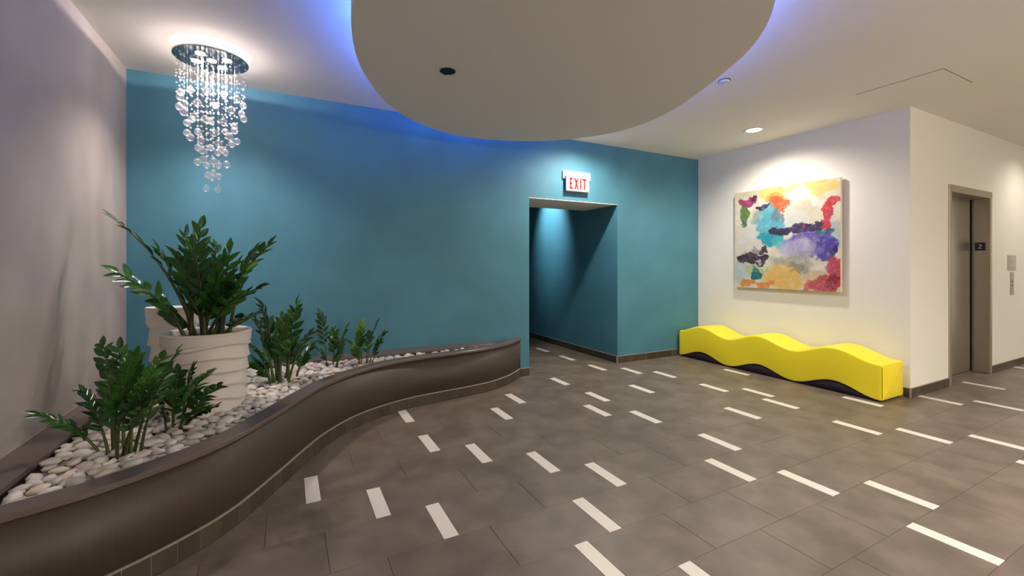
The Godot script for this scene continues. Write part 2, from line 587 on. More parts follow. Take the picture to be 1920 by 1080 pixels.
func floor_tiles() -> void:
	var f := struct_group("floor", "taupe tiled floor with scattered white accent strips", "floor")
	put("slab", box_mesh(Vector3(X_LEFT - 0.16, -0.15, -8.76), Vector3(X_END + 0.16, -0.0025, Z_FRONT + 0.16)), M["dark grout"], f)
	var outline: PackedVector2Array = floor_outline()[0]
	var rows := {-1: [1.25, 2.825, 4.385], 0: [-0.02, 1.568, 3.148, 4.715], 1: [1.245, 2.818, 4.385, 5.94], 2: [1.462, 2.547, 4.12, 5.67, 6.77, 8.35], 3: [0.715, 1.792, 2.875, 4.95], 4: [0.455, 1.53, 3.615, 4.18], 5: [0.135, 1.2, 2.775, 4.335], 6: [0.94, 2.508, 4.08], 7: [1.7, 2.77, 3.36, 4.915], 8: [0.928, 2.01, 4.045], 9: [2.75, 3.82], 10: [3.545], 12: [3.525], 14: [3.52]}
	var shapes := []
	for k in range(-17, 24):
		var z1 := -1.041 - 0.3258 * k
		var z0 := z1 - 0.3258
		var strips: Array = rows.get(k, [])
		if strips.is_empty() and k < -1:
			var x := X_LEFT + fposmod(k * 0.53, 1.57)
			while x < X_END:
				strips.append(x)
				x += 1.575
		var pieces := []   # [x0, x1, accent]
		var start := X_LEFT - 1.0 + fposmod(k * 0.21, 0.5)
		var last: float = start
		if strips.size():
			last = strips[0] - 0.0395
			while last > X_LEFT - 0.6:
				pieces.append([last - 0.508, last, false])
				last -= 0.508
			for i in strips.size():
				var s: float = strips[i]
				pieces.append([s - 0.0395, s + 0.0395, true])
				var to: float = strips[i + 1] - 0.0395 if i + 1 < strips.size() else s + 0.0395 + 0.508 * 30
				var n := maxi(1, roundi((to - s - 0.0395) / 0.508))
				var w := (to - s - 0.0395) / n
				for j in n:
					pieces.append([s + 0.0395 + w * j, s + 0.0395 + w * (j + 1), false])
		else:
			while last < X_END + 0.5:
				pieces.append([last, last + 0.508, false])
				last += 0.508
		for p in pieces:
			if p[1] < X_LEFT or p[0] > X_END:
				continue
			var g := 0.001
			var rect := PackedVector2Array([Vector2(p[0] + g, z0 + g), Vector2(p[1] - g, z0 + g), Vector2(p[1] - g, z1 - g), Vector2(p[0] + g, z1 - g)])
			for poly in Geometry2D.intersect_polygons(rect, outline):
				if Geometry2D.is_polygon_clockwise(poly) and false:
					continue
				var c := Vector2((p[0] + p[1]) / 2, (z0 + z1) / 2)
				var away := c.length()
				var ahead := c.x * 0.4602 - c.y * 0.8878
				var side := c.x * 0.8878 + c.y * 0.4602
				var seen := ahead > 0.7 and absf(side) < ahead * 1.3 + 0.5
				shapes.append([away if seen else 100.0 + away, poly, p[2]])
	shapes.sort_custom(func(a, b): return a[0] < b[0])
	var rest := Shape.new()
	var rest_accent := Shape.new()
	var n := 0
	var n_rest := 0
	var na := 0
	for s in shapes:
		if s[1].size() < 3:
			continue
		if s[2]:
			if s[0] < 100.0:
				put("accent_strip", Shape.new().prism(s[1], -0.004, 0.0004, 0.0008).done(), M["accent tile"], f)
			else:
				rest_accent.prism(s[1], -0.004, 0.0004)
				na += 1
		elif s[0] < 100.0 and n < 298:
			put("floor_tile", Shape.new().prism(s[1], -0.004, 0.0, 0.001).done(), M["floor tile %d" % rng.randi_range(0, 3)], f)
			n += 1
		else:
			rest.prism(s[1], -0.004, 0.0)
			n_rest += 1
	if n_rest:
		put("outer_tiles", rest.done(), M["floor tile 0"], f).set_meta("kind", "stuff")
	if na:
		put("outer_strips", rest_accent.done(), M["accent tile"], f).set_meta("kind", "stuff")
	print("tiles ", n, " rest ", n_rest)

# ---------------------------------------------------------------- the planter

func planter() -> void:
	var t := thing("planter", Vector3.ZERO, "low curving brown planter wall with a dark cap along the teal wall", "planter")
	var line := curve_points(0.03)
	var face_ := offset(line, 0.016)
	var inner := offset(line, 0.112)
	put("wall_panel", Shape.new(true).strip(face_, offset(line, 0.08), 0.0, 0.432).done(), M["planter laminate"], t)
	var n := line.size()
	var lim := PackedVector2Array()
	for p in inner:
		lim.append(Vector2(maxf(p.x, X_LEFT + 0.001), maxf(p.y, Z_BACK + 0.002)))
	put("cap", Shape.new().strip(line, lim, 0.43, 0.455, 0.003).done(), M["planter cap"], t)
	# ledges on the two walls
	put("ledge", box_mesh(Vector3(X_LEFT + 0.002, 0.43, -4.325), Vector3(-0.985, 0.4545, -2.19), 0.002), M["planter cap"], t)
	put("ledge", box_mesh(Vector3(X_LEFT + 0.002, 0.43, Z_BACK + 0.002), Vector3(2.08, 0.4545, -4.325), 0.002), M["planter cap"], t)
	put("liner", box_mesh(Vector3(X_LEFT + 0.002, 0.3, -4.33), Vector3(-0.99, 0.43, -2.2)), M["liner"], t)
	put("liner", box_mesh(Vector3(X_LEFT + 0.002, 0.3, Z_BACK + 0.002), Vector3(1.85, 0.43, -4.33)), M["liner"], t)
	put("caulk_line", box_mesh(Vector3(X_LEFT + 0.001, 0.453, -4.4), Vector3(X_LEFT + 0.006, 0.4595, -2.1)), M["light grout"], t)
	# soil bed
	var bed := PackedVector2Array()
	for p in offset(line, 0.07):
		bed.append(Vector2(maxf(p.x, X_LEFT + 0.01), maxf(p.y, Z_BACK + 0.01)))
	bed.append(Vector2(X_LEFT + 0.01, Z_BACK + 0.01))
	put("soil", Shape.new().prism(bed, 0.3, 0.392).done(), M["soil"], t)
	# tile base
	var total := 0.0
	for i in n - 1:
		total += line[i].distance_to(line[i + 1])
	var fine := curve_points(0.0125)
	var per := 8
	var i0 := 0
	var k := 0
	var back := offset(fine, 0.0155)
	while i0 < fine.size() - 1:
		var i1 := mini(i0 + per, fine.size() - 1)
		var a := fine.slice(i0, i1 + 1)
		var b := back.slice(i0, i1 + 1)
		var d0 := (a[1] - a[0]).normalized() * 0.0013
		a[0] += d0
		b[0] += d0
		var d1 := (a[-1] - a[-2]).normalized() * 0.0013
		a[a.size() - 1] -= d1
		b[b.size() - 1] -= d1
		var pick: int = [0, 1, 2, 0, 2, 1, 1][k % 7]
		put("base_tile", Shape.new().strip(a, b, 0.001, 0.091, 0.001).done(), M["base tile %d" % pick], t)
		i0 = i1
		k += 1
	put("grout_line", Shape.new().strip(offset(fine, 0.0022), offset(fine, 0.017), 0.001, 0.0955, 0.001).done(), M["light grout"], t)


func bed_polygon() -> PackedVector2Array:
	var out := PackedVector2Array()
	for p in offset(curve_points(0.05), 0.118):
		if p.x > -0.98 and p.y > -4.32:
			out.append(p)
	out.append(Vector2(2.0, -4.318))
	out.append(Vector2(-0.98, -4.318))
	return out


func pebble_mesh(seed_: int) -> ArrayMesh:
	var nz := FastNoiseLite.new()
	nz.seed = seed_
	nz.frequency = 0.7
	var s := Shape.new(true)
	var p := func(i: int, j: int) -> Vector3:
		var th := PI * i / 9.0
		var ph := TAU * (j % 12) / 12.0
		var d := Vector3(sin(th) * cos(ph), cos(th), sin(th) * sin(ph))
		return d * (1.0 + 0.28 * nz.get_noise_3dv(d * 1.4))
	for i in 9:
		for j in 12:
			if i > 0:
				s.tri(p.call(i, j), p.call(i, j + 1), p.call(i + 1, j + 1))
			if i < 8:
				s.tri(p.call(i, j), p.call(i + 1, j + 1), p.call(i + 1, j))
	return s.done()


func pebbles() -> void:
	var poly := bed_polygon()
	var meshes := []
	for i in 6:
		meshes.append(pebble_mesh(40 + i))
	var grid := {}
	var top := []
	var tries := [[0.04, 900], [0.033, 3500], [0.026, 9000], [0.019, 16000]]
	for tr in tries:
		for i in tr[1]:
			var p := Vector2(rng.randf_range(-0.98, 2.05), rng.randf_range(-4.32, -2.2))
			if not Geometry2D.is_point_in_polygon(p, poly):
				continue
			if p.distance_to(Vector2(-0.448, -3.37)) < 0.2 or p.distance_to(Vector2(-0.745, -4.03)) < 0.19:
				continue
			var r: float = tr[0] * rng.randf_range(0.85, 1.1)
			var ok := true
			var gx := floori(p.x / 0.1)
			var gy := floori(p.y / 0.1)
			for a in range(gx - 1, gx + 2):
				for b in range(gy - 1, gy + 2):
					for q in grid.get(Vector2i(a, b), []):
						if p.distance_to(q[0]) < (r + q[1]) * 0.78:
							ok = false
							break
			if not ok:
				continue
			var key := Vector2i(gx, gy)
			if not grid.has(key):
				grid[key] = []
			grid[key].append([p, r])
			top.append([p, r])
	top.sort_custom(func(a, b): return a[0].length() / a[1] < b[0].length() / b[1])
	var placed := func(p: Vector2, r: float, y: float) -> Transform3D:
		var basis_ := Basis(Vector3.UP, rng.randf() * TAU) * Basis(Vector3(1, 0, 0), rng.randf_range(-0.3, 0.3)) * Basis(Vector3(0, 0, 1), rng.randf_range(-0.3, 0.3))
		return Transform3D(basis_.scaled_local(Vector3(r * rng.randf_range(1.0, 1.2), r * rng.randf_range(0.38, 0.52), r * rng.randf_range(0.68, 0.9))), Vector3(p.x, y, p.y))
	var rest := []
	for i in top.size():
		var y := rng.randf_range(0.416, 0.434)
		var x: Transform3D = placed.call(top[i][0], top[i][1], y)
		if i < 300:
			var o := put("river_pebble", meshes[i % 6], M["pebble %d" % rng.randi_range(0, 4)], self)
			o.transform = x
			tag(o, "smooth pale river pebble on top of the pebble bed in the curved planter", "pebble", "river pebbles in the planter")
		else:
			rest.append(x)
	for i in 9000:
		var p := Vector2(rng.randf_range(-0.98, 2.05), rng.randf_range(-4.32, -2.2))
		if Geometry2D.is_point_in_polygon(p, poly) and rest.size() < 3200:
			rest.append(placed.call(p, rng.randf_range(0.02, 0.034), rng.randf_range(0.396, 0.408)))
	var mm := MultiMesh.new()
	mm.transform_format = MultiMesh.TRANSFORM_3D
	mm.use_colors = true
	mm.mesh = meshes[0]
	mm.instance_count = rest.size()
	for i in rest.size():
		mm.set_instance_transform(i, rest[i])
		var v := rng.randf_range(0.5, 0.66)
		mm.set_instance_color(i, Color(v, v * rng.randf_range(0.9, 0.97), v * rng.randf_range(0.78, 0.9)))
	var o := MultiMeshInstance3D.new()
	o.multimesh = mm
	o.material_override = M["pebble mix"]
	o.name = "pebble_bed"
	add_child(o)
	tag(o, "bed of small pale pebbles filling the curved planter", "pebbles", "", "stuff")
	print("pebbles ", top.size(), " rest ", rest.size())

# ---------------------------------------------------------------- ceiling drop

func disc_radius(deg: float) -> float:
	var t := [-180, 1.262, -165, 1.226, -150, 1.228, -135, 1.285, -120, 1.372, -105, 1.468, -90, 1.535, -75, 1.535, -60, 1.524, -45, 1.5, -30, 1.455, -15, 1.37, 0, 1.277, 15, 1.215, 30, 1.21, 45, 1.275, 60, 1.36, 75, 1.45, 90, 1.53, 105, 1.56, 120, 1.54, 135, 1.48, 150, 1.41, 165, 1.345]
	var x := fposmod(deg + 180.0, 360.0) / 15.0
	var n := 24
	var i := int(x)
	var f := x - i
	var v := func(k: int) -> float: return t[posmod(k, n) * 2 + 1]
	return cubic_interpolate(v.call(i), v.call(i + 1), v.call(i - 1), v.call(i + 2), f)


func ceiling_drop() -> void:
	var t := thing("ceiling_drop", Vector3(DISC_AT.x, DISC, DISC_AT.y), "large rounded beige panel dropped below the ceiling with blue light above its rim", "ceiling panel")
	var rim := PackedVector2Array()
	var plug := PackedVector2Array()
	for i in 120:
		var a := deg_to_rad(i * 3.0)
		var d := Vector2(cos(a), sin(a))
		rim.append(d * disc_radius(i * 3.0))
		plug.append(d * (disc_radius(i * 3.0) - 0.36))
	put("panel", Shape.new().prism(rim, 0.0, 0.09).done(), M["disc paint"], t)
	var lip := PackedVector2Array()
	var lip_in := PackedVector2Array()
	for i in 121:
		var a := deg_to_rad(i * 3.0)
		var d := Vector2(cos(a), sin(a))
		lip.append(d * disc_radius(i * 3.0))
		lip_in.append(d * (disc_radius(i * 3.0) - 0.012))
	put("upstand", Shape.new().strip(lip_in, lip, 0.09, 0.112).done(), M["disc paint"], t)
	put("plenum_box", Shape.new().prism(plug, 0.09, CEIL - DISC).done(), M["ceiling paint"], t)
	var path := []
	var rad := []
	for i in 121:
		var a := deg_to_rad(i * 3.0)
		var r := disc_radius(i * 3.0) - 0.16
		path.append(Vector3(cos(a) * r, 0.104, sin(a) * r))
		rad.append(0.009)
	put("light_strip", Shape.new(true).tube(path, rad, 6).done(), M["cove blue"], t)
	for i in 16:
		var a := TAU * (i + 0.5) / 16.0
		var r := disc_radius(rad_to_deg(a)) - 0.14
		var l := OmniLight3D.new()
		l.name = "cove_lamp_%03d" % i
		l.position = Vector3(cos(a) * r, 0.122, sin(a) * r)
		l.light_color = Color(0.3, 0.5, 1.0)
		l.light_energy = 0.075
		l.light_size = 0.04
		l.omni_range = 8.0
		l.omni_attenuation = 2.0
		l.shadow_enabled = true
		t.add_child(l)
	var c := thing("recessed_can", Vector3(0.957, DISC, -2.78), "small unlit dark round recessed fitting in the dropped ceiling panel", "ceiling light")
	put("rim", Shape.new(true).lathe([Vector2(0.046, 0.0), Vector2(0.052, -0.001), Vector2(0.053, -0.003), Vector2(0.05, -0.005), Vector2(0.046, -0.003)], 32).done(), M["black"], c)
	put("dark_lens", Shape.new().lathe([Vector2(0.0, -0.0025), Vector2(0.047, -0.0025), Vector2(0.047, -0.0005), Vector2(0.0, -0.0005)], 32).done(), M["black"], c)
	put("catch", box_mesh(Vector3(-0.012, -0.007, -0.054), Vector3(0.008, -0.002, -0.044), 0.001), M["black"], c)

# ---------------------------------------------------------------- bench

func bench() -> void:
	var t := thing("wave_bench", Vector3(5.265, 0, -3.28), "long bright yellow upholstered bench with a wavy seat under the painting", "bench")
	var s := Shape.new(true)
	var nz := 120
	var half := 0.21
	var z0 := -1.215
	var z1 := 1.222
	var prof := []   # cross-section corners with rounding: (x, side) top front, top back, bottom
	var r := 0.028
	var section := func(z: float, shrink: float) -> Array:
		var wv := 0.05 * cos(TAU * (z - 0.79) / 0.812)
		var lo := 0.066 + wv + shrink
		var hi := 0.418 + wv - shrink
		var h := half - shrink
		var p := []
		for q in [[-h + r, hi - r, 180.0, 90.0], [h - r, hi - r, 90.0, 0.0], [h - 0.012, lo + 0.012, 0.0, -90.0], [-h + 0.012, lo + 0.012, -90.0, -180.0]]:
			var rr: float = r if q[1] > (lo + hi) / 2 else 0.012
			for k in 6:
				var a := deg_to_rad(lerpf(q[2], q[3], k / 5.0))
				p.append(Vector3(q[0] + cos(a) * rr, q[1] + sin(a) * rr, z))
		return p
	var rings := []
	for e in [[0.02, 0.0], [0.006, 0.006], [0.0, 0.02]]:
		rings.append(section.call(z0 + e[1], e[0]))
	for i in range(1, nz):
		rings.append(section.call(lerpf(z0 + 0.02, z1 - 0.02, float(i) / nz), 0.0))
	for e in [[0.0, 0.02], [0.006, 0.006], [0.02, 0.0]]:
		rings.append(section.call(z1 - e[1], e[0]))
	for i in rings.size() - 1:
		for k in 24:
			var j := (k + 1) % 24
			s.quad(rings[i][k], rings[i][j], rings[i + 1][j], rings[i + 1][k])
	for e in [0, rings.size() - 1]:
		var mid := Vector3.ZERO
		for v in rings[e]:
			mid += v / 24.0
		for k in 24:
			var j := (k + 1) % 24
			if e == 0:
				s.tri(mid, rings[e][j], rings[e][k])
			else:
				s.tri(mid, rings[e][k], rings[e][j])
	put("upholstery", s.done(), M["bench vinyl"], t)
	# welted seams along the front edges
	for side in [-1.0, 1.0]:
		var path := []
		var rad := []
		for i in 90:
			var z := lerpf(z0 + 0.012, z1 - 0.012, i / 89.0)
			var wv := 0.05 * cos(TAU * (z - 0.79) / 0.812)
			path.append(Vector3(side * (half - 0.009), 0.418 - 0.009 + wv, z))
			rad.append(0.0028)
	var seam := []
	var wv1 := 0.05 * cos(TAU * (z1 - 0.79) / 0.812)
	for i in 8:
		seam.append(Vector3(-half + 0.004, lerpf(0.09 + wv1, 0.385 + wv1, i / 7.0), z1 - 0.005))
	put("seam", Shape.new(true).tube(seam, [0.003, 0.003, 0.003, 0.003, 0.003, 0.003, 0.003, 0.003], 6).done(), M["seam"], t)
	# dark plinth that fills the hollows and carries the seat
	var pl := Shape.new(true)
	var tops := []
	for i in 61:
		var z := lerpf(z0 + 0.03, z1 - 0.03, i / 60.0)
		tops.append(Vector2(z, 0.074 + 0.05 * cos(TAU * (z - 0.79) / 0.812)))
	for i in 60:
		var a: Vector2 = tops[i]
		var b: Vector2 = tops[i + 1]
		var x := -half + 0.02
		var y := half - 0.02
		pl.quad(Vector3(x, 0, a.x), Vector3(x, 0, b.x), Vector3(x, b.y, b.x), Vector3(x, a.y, a.x))
		pl.quad(Vector3(y, 0, b.x), Vector3(y, 0, a.x), Vector3(y, a.y, a.x), Vector3(y, b.y, b.x))
		pl.quad(Vector3(x, a.y, a.x), Vector3(x, b.y, b.x), Vector3(y, b.y, b.x), Vector3(y, a.y, a.x))
		pl.quad(Vector3(y, 0, a.x), Vector3(y, 0, b.x), Vector3(x, 0, b.x), Vector3(x, 0, a.x))
	var f: Vector2 = tops[0]
	var g: Vector2 = tops[60]
	pl.face([Vector3(-half + 0.02, 0, f.x), Vector3(half - 0.02, 0, f.x), Vector3(half - 0.02, f.y, f.x), Vector3(-half + 0.02, f.y, f.x)], Vector3(0, 0.03, 0))
	pl.face([Vector3(-half + 0.02, 0, g.x), Vector3(half - 0.02, 0, g.x), Vector3(half - 0.02, g.y, g.x), Vector3(-half + 0.02, g.y, g.x)], Vector3(0, 0.03, 0))
	put("plinth", pl.done(), M["bench plinth"], t)

# ---------------------------------------------------------------- painting

func painting() -> void:
	var size := 448
	var im := Image.create(size, size, false, Image.FORMAT_RGB8)
	var w1 := FastNoiseLite.new()
	w1.seed = 21
	w1.frequency = 3.6
	w1.fractal_octaves = 5
	w1.fractal_gain = 0.55
	var w2 := FastNoiseLite.new()
	w2.seed = 77
	w2.frequency = 3.6
	w2.fractal_octaves = 5
	w2.fractal_gain = 0.55
	var w3 := FastNoiseLite.new()
	w3.seed = 5
	w3.frequency = 9.0
	w3.fractal_octaves = 4
	# u, v, radius u, radius v, r, g, b, edge softness, strength
	var blobs := [
		[0.75, 0.05, 0.26, 0.07, 250, 214, 110, 0.5, 0.9], [0.38, 0.05, 0.16, 0.09, 250, 200, 104, 0.5, 0.9], [0.1, 0.05, 0.12, 0.05, 235, 222, 170, 0.5, 0.8],
		[0.62, 0.16, 0.16, 0.11, 246, 242, 234, 0.4, 0.9], [0.14, 0.06, 0.1, 0.06, 206, 204, 180, 0.5, 0.7], [0.68, 0.25, 0.12, 0.06, 214, 200, 164, 0.7, 0.6],
		[0.42, 0.12, 0.13, 0.06, 246, 158, 72, 0.4, 0.9], [0.44, 0.18, 0.105, 0.08, 240, 92, 46, 0.25, 0.95],
		[0.13, 0.5, 0.12, 0.2, 230, 228, 224, 0.3, 0.95], [0.54, 0.36, 0.16, 0.09, 226, 232, 230, 0.4, 0.8], [0.94, 0.5, 0.07, 0.14, 178, 202, 214, 0.5, 0.8],
		[0.29, 0.28, 0.12, 0.07, 150, 172, 166, 0.3, 0.9], [0.35, 0.37, 0.13, 0.12, 88, 186, 216, 0.3, 0.95], [0.31, 0.22, 0.06, 0.05, 104, 190, 212, 0.2, 0.9], [0.42, 0.3, 0.06, 0.05, 110, 134, 142, 0.3, 0.8],
		[0.37, 0.53, 0.11, 0.06, 24, 164, 190, 0.25, 0.95], [0.46, 0.56, 0.07, 0.05, 90, 196, 210, 0.3, 0.8],
		[0.13, 0.125, 0.09, 0.055, 176, 48, 106, 0.15, 0.98], [0.065, 0.26, 0.042, 0.115, 92, 132, 60, 0.15, 0.98], [0.06, 0.33, 0.018, 0.02, 44, 108, 182, 0.2, 0.98],
		[0.27, 0.195, 0.055, 0.018, 46, 42, 76, 0.12, 0.98], [0.2, 0.1, 0.02, 0.03, 80, 30, 70, 0.2, 0.9],
		[0.86, 0.36, 0.045, 0.13, 216, 46, 62, 0.12, 0.98], [0.9, 0.23, 0.035, 0.05, 216, 44, 62, 0.12, 0.98], [0.82, 0.43, 0.04, 0.05, 222, 60, 70, 0.15, 0.95],
		[0.72, 0.58, 0.2, 0.1, 108, 92, 194, 0.3, 0.95], [0.87, 0.62, 0.07, 0.12, 84, 70, 172, 0.25, 0.95], [0.64, 0.62, 0.17, 0.075, 196, 192, 222, 0.5, 0.9],
		[0.46, 0.44, 0.085, 0.05, 46, 38, 78, 0.14, 0.98], [0.66, 0.43, 0.14, 0.045, 54, 44, 92, 0.14, 0.98], [0.84, 0.475, 0.07, 0.025, 40, 104, 130, 0.2, 0.95], [0.92, 0.67, 0.03, 0.065, 50, 40, 104, 0.15, 0.97], [0.68, 0.405, 0.015, 0.015, 200, 40, 80, 0.2, 0.9],
		[0.58, 0.74, 0.22, 0.075, 172, 168, 160, 0.6, 0.85], [0.62, 0.8, 0.1, 0.06, 140, 138, 130, 0.6, 0.7], [0.6, 0.83, 0.03, 0.012, 78, 74, 66, 0.3, 0.8],
		[0.04, 0.83, 0.1, 0.1, 186, 212, 216, 0.5, 0.85], [0.2, 0.62, 0.05, 0.04, 150, 146, 146, 0.3, 0.85],
		[0.17, 0.71, 0.15, 0.052, 56, 40, 56, 0.12, 0.98], [0.28, 0.62, 0.045, 0.03, 66, 46, 58, 0.12, 0.95], [0.09, 0.66, 0.022, 0.014, 214, 206, 196, 0.2, 0.95], [0.23, 0.74, 0.02, 0.012, 218, 210, 200, 0.2, 0.95],
		[0.22, 0.83, 0.11, 0.06, 188, 204, 140, 0.4, 0.85], [0.23, 0.875, 0.055, 0.045, 18, 108, 124, 0.15, 0.97], [0.2, 0.815, 0.03, 0.02, 30, 120, 150, 0.2, 0.9],
		[0.47, 0.89, 0.17, 0.12, 246, 196, 100, 0.5, 0.95], [0.13, 0.95, 0.09, 0.045, 234, 146, 66, 0.25, 0.95], [0.3, 0.98, 0.07, 0.03, 240, 140, 70, 0.3, 0.9], [0.74, 0.87, 0.1, 0.05, 226, 190, 150, 0.5, 0.8],
		[0.95, 0.84, 0.1, 0.13, 204, 66, 92, 0.25, 0.95], [0.84, 0.95, 0.14, 0.06, 204, 70, 88, 0.25, 0.9], [0.9, 0.92, 0.05, 0.06, 150, 30, 56, 0.4, 0.8], [0.7, 0.96, 0.05, 0.05, 220, 90, 90, 0.3, 0.8],
	]
	var cols := []
	for b in blobs:
		cols.append(c8(b[4], b[5], b[6]))
	for y in size:
		for x in size:
			var u := (x + 0.5) / size
			var v := (y + 0.5) / size
			var n3 := w3.get_noise_2d(u, v)
			var n4 := w3.get_noise_2d(u * 2.6 + 7.0, v * 2.6)
			var du := u - 0.025 + 0.07 * w1.get_noise_2d(u, v) + 0.022 * n3 + 0.008 * n4
			var dv := v + 0.01 + 0.07 * w2.get_noise_2d(u, v) - 0.022 * n3 + 0.008 * n4
			var c := c8(238, 226, 198).lerp(c8(246, 240, 224), clampf(0.5 + n3, 0.0, 1.0))
			for i in blobs.size():
				var b: Array = blobs[i]
				var a: float = (du - b[0]) / b[2] / 1.15
				var e: float = (dv - b[1]) / b[3] / 1.15
				var d := a * a + e * e
				if d > 1.7:
					continue
				d = sqrt(d)
				var k := 1.0 - smoothstep(1.0 - b[7] * 0.7, 1.0 + b[7] * 0.2, d)
				c = c.lerp(cols[i], k * b[8] * clampf(1.0 + 0.45 * n3 + 0.3 * n4, 0.3, 1.0))
			im.set_pixel(x, y, c.lightened(clampf(n3 * 0.5 + n4 * 0.25, 0.0, 0.4)))
	var m := mat("canvas print", c8(222, 222, 222), 0.55)
	m.albedo_texture = ImageTexture.create_from_image(im)
	var t := thing("abstract_painting", Vector3(X_ART - 0.058, 1.018, -3.246), "square unframed abstract painting in bright splashes hung above the yellow bench", "painting")
	var half := 0.64
	var top := 1.278
	var st := SurfaceTool.new()
	st.begin(Mesh.PRIMITIVE_TRIANGLES)
	for q in [[-half, 0.0], [-half, top], [half, top], [-half, 0.0], [half, top], [half, 0.0]]:
		st.set_normal(Vector3(-1, 0, 0))
		st.set_uv(Vector2((q[0] + half) / (2 * half), 1.0 - q[1] / top))
		st.add_vertex(Vector3(-0.0005, q[1], q[0]))
	put("canvas_face", st.commit(), m, t)
	put("canvas_edge", box_mesh(Vector3(0, 0, -half), Vector3(0.038, top, half), 0.003), mat("canvas side", c8(236, 222, 198), 0.7), t)
	put("hanging_frame", box_mesh(Vector3(0.038, 0.06, -half + 0.06), Vector3(0.058, top - 0.06, half - 0.06)), mat("batten", c8(150, 126, 96), 0.7), t)

# ---------------------------------------------------------------- exit sign

func exit_sign() -> void:
	var t := thing("exit_sign", Vector3(3.24, 2.237, Z_BACK), "white wall sign with red EXIT letters above the passage opening", "sign")
	put("mounting_canopy", box_mesh(Vector3(-0.188, 0.158, 0.0), Vector3(0.235, 0.26, 0.026), 0.005), M["sign white"], t)
	put("arm", box_mesh(Vector3(-0.1, 0.15, 0.02), Vector3(0.13, 0.2, 0.034), 0.003), M["sign white"], t)
	put("sign_panel", box_mesh(Vector3(-0.16, 0.0, 0.032), Vector3(0.19, 0.205, 0.056), 0.007), M["sign white"], t)
	put("sign_face", box_mesh(Vector3(-0.151, 0.008, 0.0555), Vector3(0.181, 0.197, 0.0575), 0.001), M["sign face"], t)
	put("lens_cap", Shape.new(true).lathe([Vector2(0.0, 0.0), Vector2(0.022, 0.0), Vector2(0.022, 0.004), Vector2(0.0, 0.004)], 20).done(), M["grey plate"], t, Vector3(-0.15, 0.182, 0.026))
	var z0 := 0.0575
	var z1 := 0.0592
	var dx := 0.037
	var b := 0.03
	var h := 0.168
	var w := 0.021
	var letters := {"letter_e": [[-0.15, b, -0.15 + w, h], [-0.15, h - w, -0.103, h], [-0.15, (b + h) / 2 - w / 2, -0.112, (b + h) / 2 + w / 2], [-0.15, b, -0.103, b + w]], "letter_i": [[0.008, b, 0.008 + w + 0.002, h]], "letter_t": [[0.04, h - w, 0.108, h], [0.0635, b, 0.0635 + w, h]]}
	for k in letters:
		var s := Shape.new()
		for r in letters[k]:
			s.box(Vector3(r[0] + dx, r[1], z0), Vector3(r[2] + dx, r[3], z1))
		put(k, s.done(), M["sign red"], t)
	var x := Shape.new()
	for d in [1.0, -1.0]:
		var c := -0.05 + dx
		z1 = 0.0592 if d > 0.0 else 0.0596
		var e := 0.022
		var p := [Vector2(c - d * e - 0.0115, b), Vector2(c - d * e + 0.0115, b), Vector2(c + d * e + 0.0115, h), Vector2(c + d * e - 0.0115, h)]
		var mid := Vector3(c, (b + h) / 2, (z0 + z1) / 2)
		x.face([Vector3(p[0].x, p[0].y, z1), Vector3(p[1].x, p[1].y, z1), Vector3(p[2].x, p[2].y, z1), Vector3(p[3].x, p[3].y, z1)], mid)
		for i in 4:
			var j := (i + 1) % 4
			x.face([Vector3(p[i].x, p[i].y, z0), Vector3(p[j].x, p[j].y, z0), Vector3(p[j].x, p[j].y, z1), Vector3(p[i].x, p[i].y, z1)], mid)
	put("letter_x", x.done(), M["sign red"], t)

# ---------------------------------------------------------------- lift

